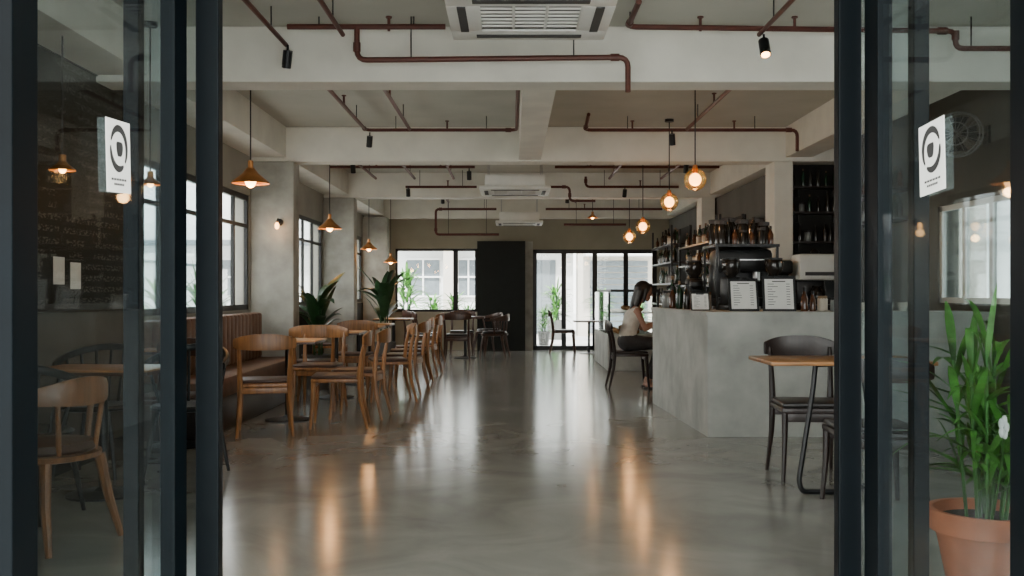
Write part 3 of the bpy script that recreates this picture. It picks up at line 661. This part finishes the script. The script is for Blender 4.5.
obj('arm',lambda bm:(cyl(bm,(0,0,0),(0,-.02,0),.04),tube(bm,[(0,-.02,0),(0,-.1,.03),(0,-.14,.0)],.008)),'black',parent=sc)
obj('bulb',lambda bm:ell(bm,(0,-.14,-.05),(.025,.025,.04)),'bulb2',parent=sc); light(sc,(0,-.14,-.13),.8)
# ---------------------------------------------------------------- chalkboard
cb=T('chalkboard','tall black chalkboard menu with faint chalk writing','chalkboard',(0,0,0))
obj('board',lambda bm:box(bm,-2.998,-2.97,4.2,7.85,1.12,2.74),'chalk',parent=cb,smooth=False)
obj('frame',lambda bm:(box(bm,-2.998,-2.955,4.15,7.9,1.075,1.12),box(bm,-2.998,-2.955,4.15,7.9,2.74,2.748),box(bm,-2.998,-2.955,7.85,7.9,1.075,2.74)),'black',parent=cb)
for i,(y,z_) in enumerate(((6.55,1.25),(6.8,1.22))):
    q=obj('paper_notice',lambda bm:box(bm,-2.969,-2.966,-.08,.08,0,.18),'paper',loc=(0,y,z_),smooth=False); tag(q,'white paper notice pinned on the chalkboard','notice','paper notices')
# ---------------------------------------------------------------- plants
def leaf(bm,base,az,L,w,el,droop,k=8):
    base=Vector(base); h=Vector((math.cos(az),math.sin(az),0)); s=Vector((-h.y,h.x,0)); rows=[]
    for i in range(k+1):
        t=i/k; p=base+h*(L*t*math.cos(el))+Vector((0,0,L*(t*math.sin(el)-droop*t*t)))
        ww=w*(math.sin(math.pi*min(.999,.08+.92*t)))**.8*(1-.3*t)+.001
        rows.append([p-s*ww+Vector((0,0,ww*.35)),p,p+s*ww+Vector((0,0,ww*.35))])
    loft(bm,rows,closed=False,caps=False)
def bigplant(x,y,hb,L,nl,label,potm='potg',m='leaf2',w=.06,e0=38,dr=.45,sp=.5):
    r=T('potted_plant',label,'plant',(x,y,0),0)
    obj('pot',lambda bm:lathe(bm,[(.14,0),(.19,.40),(.2,.42),(.18,.42),(.17,.38)]),potm,parent=r)
    obj('soil',lambda bm:lathe(bm,[(.172,.375),(.172,.385),(.01,.39)]),'soil',parent=r)
    for i in range(5):
        a=i*1.3; obj('stem',lambda bm:tube(bm,[(.05*math.cos(a),.05*math.sin(a),.38),(.07*math.cos(a),.07*math.sin(a),hb)],.012,6),'leaf2',parent=r)
    def lv(bm):
        for i in range(nl):
            a=i*2.4+random.uniform(-.3,.3); z_=hb-sp+(sp+.02)*random.random(); l=L*random.uniform(.7,1.1)
            leaf(bm,(.05*math.cos(a),.05*math.sin(a),z_),a,l,w*random.uniform(.8,1.2),R(random.uniform(e0,82)),random.uniform(.1,dr))
    obj('leaves',lv,m,parent=r,ang=80); return r
bigplant(-2.43,12.5,1.16,.62,26,'tall broad leaved potted plant among the window tables',w=.072,dr=.6)
bigplant(-2.0,15.6,1.22,.66,26,'tall broad leaved potted plant between cafe tables',w=.082,dr=.6)
r=T('potted_plant','leafy green plant in terracotta pot by the entrance','plant',(1.83,3.85,0),0)
obj('pot',lambda bm:lathe(bm,[(.13,0),(.18,.25),(.19,.28),(.212,.285),(.217,.365),(.195,.365),(.18,.31)],n=32),'terra',parent=r)
obj('soil',lambda bm:lathe(bm,[(.182,.31),(.182,.325),(.01,.33)]),'soil',parent=r)
stems=[]
for i in range(12):
    a=i*2.4; rr=.03+.010*i
    stems.append((rr*math.cos(a),rr*math.sin(a),.55+.47*((i*5)%12)/11))
for x,y,zt in stems: obj('stem',lambda bm:tube(bm,[(x*.6,y*.6,.32),(x,y,zt)],.007,6),'leaf',parent=r)
def lv(bm):
    for x,y,zt in stems:
        for j in range(13):
            t=(j+random.random())/13; a=j*2.4+random.uniform(-.4,.4)
            leaf(bm,(x*(.7+.3*t),y*(.7+.3*t),.42+(zt-.4)*t),a,random.uniform(.24,.40),random.uniform(.014,.021),R(random.uniform(20,84)),random.uniform(.1,.7),8)
obj('leaves',lv,'leafb',parent=r,ang=80)
fl=obj('flower_stalk',lambda bm:tube(bm,[(.0,-.05,.35),(-.06,-.24,.6),(-.085,-.30,.70)],.004,6),'leaf',parent=r)
obj('flower',lambda bm:[ell(bm,(-.087+.010*math.cos(a),-.305,.72+.022*math.sin(a)*1.2),(.010,.009,.019),10) for a in (0,1.3,2.6,3.9,5.2)],'paper',parent=fl,label='small white bloom')
# ---------------------------------------------------------------- person
def remesh(name,build,m,parent,vox=.007,sm=6,label=None):
    o=obj(name,build,m,parent=parent)
    md=o.modifiers.new('r','REMESH'); md.mode='VOXEL'; md.voxel_size=vox; md.use_smooth_shade=True
    s=o.modifiers.new('s','SMOOTH'); s.iterations=sm; s.factor=.5
    dg=bpy.context.evaluated_depsgraph_get(); dg.update()
    me=bpy.data.meshes.new_from_object(o.evaluated_get(dg)); o.modifiers.clear(); o.data=me
    if label:o['label']=label
    return o
pr=T('person','person with dark hair in pale sleeveless top sitting at ledge','person',(0,12.5,0))
HR=Matrix.Translation((1.605,0,1.115))@Matrix.Rotation(R(15),4,'Y')@Matrix.Translation((-1.585,0,-1.12))
def h(*p): return HR@Vector(p)
def body(bm):
    for s in (-1,1):
        cap(bm,(1.44,s*.07,.575),.105,(1.46,s*.04,.72),.082); cap(bm,(1.46,s*.04,.72),.082,(1.51,s*.06,.89),.09)
        cap(bm,(1.515,s*.05,.91),.08,(1.545,s*.14,.97),.042)
        cap(bm,(1.49,s*.085,.565),.085,(1.86,s*.10,.55),.058); cap(bm,(1.86,s*.10,.55),.058,(1.80,s*.10,.33),.05); cap(bm,(1.80,s*.10,.33),.05,(1.69,s*.10,.085),.033)
        cap(bm,(1.68,s*.10,.045),.034,(1.86,s*.105,.03),.026)
        cap(bm,(1.55,s*.155,.96),.040,(1.64,s*.19,.745),.032); cap(bm,(1.64,s*.19,.745),.032,(1.86,s*.12,.825),.022)
        cap(bm,(1.87,s*.115,.822),.021,(1.92,s*.10,.812),.024)
        for k,(dy,l) in enumerate(((-.03,.06),(-.01,.07),(.01,.065),(.028,.05))):
            b0=Vector((1.93,s*.10+dy,.812)); b1=b0+Vector((l*.55,0,.004)); b2=b1+Vector((l*.45,0,-.014)); cap(bm,b0,.009,b1,.0085,8); cap(bm,b1,.0085,b2,.007,8)
        cap(bm,(1.875,s*.07,.815),.011,(1.915,s*.045,.806),.009,8)
        ell(bm,h(1.595,s*.078,1.215),(.018,.008,.03),10)
    cap(bm,(1.535,0,.985),.055,(1.60,0,1.11),.045)
    ell(bm,h(1.61,0,1.225),(.095,.077,.108),20,HR.to_3x3().to_4x4()); cap(bm,h(1.63,0,1.17),.06,h(1.672,0,1.135),.028)
    cap(bm,h(1.697,0,1.225),.010,h(1.72,0,1.197),.013,8); ell(bm,h(1.695,0,1.165),(.014,.024,.006),10); ell(bm,h(1.695,0,1.155),(.012,.02,.006),10)
bd=remesh('body',body,'skin',pr,.0065,4)
def top(bm):
    for s in (-1,1):
        cap(bm,(1.445,s*.055,.665),.108,(1.46,s*.04,.73),.100); cap(bm,(1.46,s*.04,.72),.100,(1.51,s*.06,.89),.105); cap(bm,(1.515,s*.05,.91),.092,(1.545,s*.125,.97),.050)
remesh('top',top,'dress',pr,.009,4,'pale sleeveless top')
def trous(bm):
    for s in (-1,1):
        cap(bm,(1.44,s*.07,.58),.119,(1.45,s*.055,.63),.110)
        cap(bm,(1.49,s*.085,.572),.098,(1.86,s*.10,.553),.068); cap(bm,(1.86,s*.10,.553),.068,(1.80,s*.10,.33),.06); cap(bm,(1.80,s*.10,.33),.06,(1.715,s*.10,.15),.045)
remesh('trousers',trous,'trous',pr,.01,4,'dark trousers')
def hair(bm):
    ell(bm,h(1.580,0,1.24),(.110,.094,.115),20,HR.to_3x3().to_4x4())
    for s in (-1,1):
        cap(bm,h(1.56,s*.060,1.21),.048,(1.555,s*.06,1.05),.036); cap(bm,h(1.62,s*.079,1.25),.022,(1.635,s*.082,1.07),.014)
    cap(bm,h(1.54,0,1.21),.065,(1.525,0,1.05),.05); cap(bm,(1.525,0,1.05),.048,(1.50,0,.99),.03)
    cap(bm,h(1.66,0,1.315),.028,h(1.692,.03,1.265),.013)
remesh('hair',hair,'hair',pr,.008,3,'dark hair falling around the neck')
for s in (-1,1):
    obj('eye',lambda bm:ell(bm,h(1.694,s*.032,1.222),(.008,.013,.007),10),'hair',parent=pr)
    obj('shoe',lambda bm:(box(bm,1.63,1.885,s*.10-.042,s*.10+.042,0,.022,.008),cap(bm,(1.83,s*.10-.03,.03),.014,(1.83,s*.10+.03,.03),.014)),'dleather',parent=pr)
# ---------------------------------------------------------------- outside
g=obj('ground',lambda bm:box(bm,-40,40,-30,60,-.25,-.11),'pave',smooth=False); tag(g,'grey street paving outside the cafe','ground',kind='structure')
pv=obj('pavement',lambda bm:(box(bm,-6,7,-3,Y0-.101,-.11,-.003),box(bm,-6,7,Y1+.201,24,-.11,-.003)),'pave',smooth=False); tag(pv,'pale paving slab outside the cafe doors','pavement',kind='structure')
nb=T('building','white rendered building across the street','building',(0,31,-.11))
obj('facade',lambda bm:box(bm,-14,1.9,0,1,0,6.5),'ext',parent=nb,smooth=False)
obj('ledge',lambda bm:box(bm,-14,1.9,-.6,0,2.75,2.9),'extgrey',parent=nb,smooth=False)
for x,hw in ((-9,.5),(-5.6,.5),(-2.75,.5),(-1.35,.3)):
    w_=obj('window',lambda bm:(box(bm,x-hw,x+hw,-.04,0,1.2,2.3)),'extgrey',parent=nb,smooth=False)
    obj('window_bars',lambda bm:[box(bm,x-.025,x+.025,-.09,-.045,1.15,2.35)]+[box(bm,x-hw-.05,x+hw+.05,-.1,-.045,z_,z_+.05) for z_ in (1.15,1.75,2.3)],'ext',parent=w_,smooth=False)
obj('door',lambda bm:box(bm,.65,1.35,-.04,0,0,2.3),'extgrey',parent=nb,smooth=False)
obj('column',lambda bm:box(bm,-2.1,-1.8,-.5,0,0,2.75),'ext2',parent=nb,smooth=False)
obj('column',lambda bm:box(bm,-.5,-.2,-.5,0,0,2.75),'ext2',parent=nb,smooth=False)
n2=T('building','pale building with shuttered openings across the street','building',(0,29.5,-.11))
obj('facade',lambda bm:box(bm,1.95,14,0,1,0,5.5),'ext2',parent=n2,smooth=False)
obj('awning',lambda bm:box(bm,2.1,4.3,-1.0,0,2.35,2.42),'ext',parent=n2,smooth=False)
obj('shutter',lambda bm:[box(bm,2.3,4.0,-.04,0,.1+.18*i,.25+.18*i) for i in range(12)],'extgrey',parent=n2,smooth=False)
hb=T('garden_wall','low white garden wall beyond the side windows','wall',(-7.5,0,-.11))
obj('masonry',lambda bm:box(bm,-.1,.1,2,26,0,1.9),'ext',parent=hb,smooth=False)
obj('coping',lambda bm:box(bm,-.15,.15,2,26,1.9,1.96),'extgrey',parent=hb,smooth=False)
for x,y,s_ in ((-1.0,22.6,.8),(-1.35,23.6,1.0),(.72,22.6,.75),(3.0,23.4,.8),(-2.9,27.5,1.7),(1.2,27.5,1.3),(-.6,27.6,1.2),(-2.1,26.5,1.1),(2.4,27,1.2)):
    q=bigplant(x,y,1.0,.40,90,'green shrub in a planter outside the rear windows','potg','leafb',.03,5,.6,.6); q.scale=(s_,)*3; q.location.z=-.003 if y<24 else -.11
for y in (10,13.2,15,18):
    q=bigplant(-4.6,y,1.2,.8,30,'green planting outside the side window','terra','leaf',.05); q.location.z=-.11
# ---------------------------------------------------------------- light
w=bpy.data.worlds.new('World'); bpy.context.scene.world=w; w.use_nodes=True; t=w.node_tree; bg=t.nodes['Background']
tc=t.nodes.new('ShaderNodeTexCoord'); sx=t.nodes.new('ShaderNodeSeparateXYZ'); cr=t.nodes.new('ShaderNodeValToRGB')
t.links.new(tc.outputs['Generated'],sx.inputs[0]); t.links.new(sx.outputs[2],cr.inputs[0]); t.links.new(cr.outputs[0],bg.inputs[0])
cr.color_ramp.elements[0].color=(1,1,.95,1); cr.color_ramp.elements[1].color=(.90,.95,.97,1)
bg.inputs[1].default_value=7.2
sl=bpy.data.lights.new('sun','SUN'); sl.energy=16; sl.angle=R(3); sl.color=(1,.98,.94)
so=bpy.data.objects.new('sun',sl); C.objects.link(so); so.rotation_euler=(R(32),0,0)
cam=bpy.data.cameras.new('Camera'); co=bpy.data.objects.new('Camera',cam); C.objects.link(co)
co.location=(0,0,1.2); co.rotation_euler=(R(90),0,0); cam.sensor_width=36; cam.lens=36*F/1024; cam.shift_y=4/1024
cam.clip_start=.05; cam.clip_end=200
bpy.context.scene.camera=co
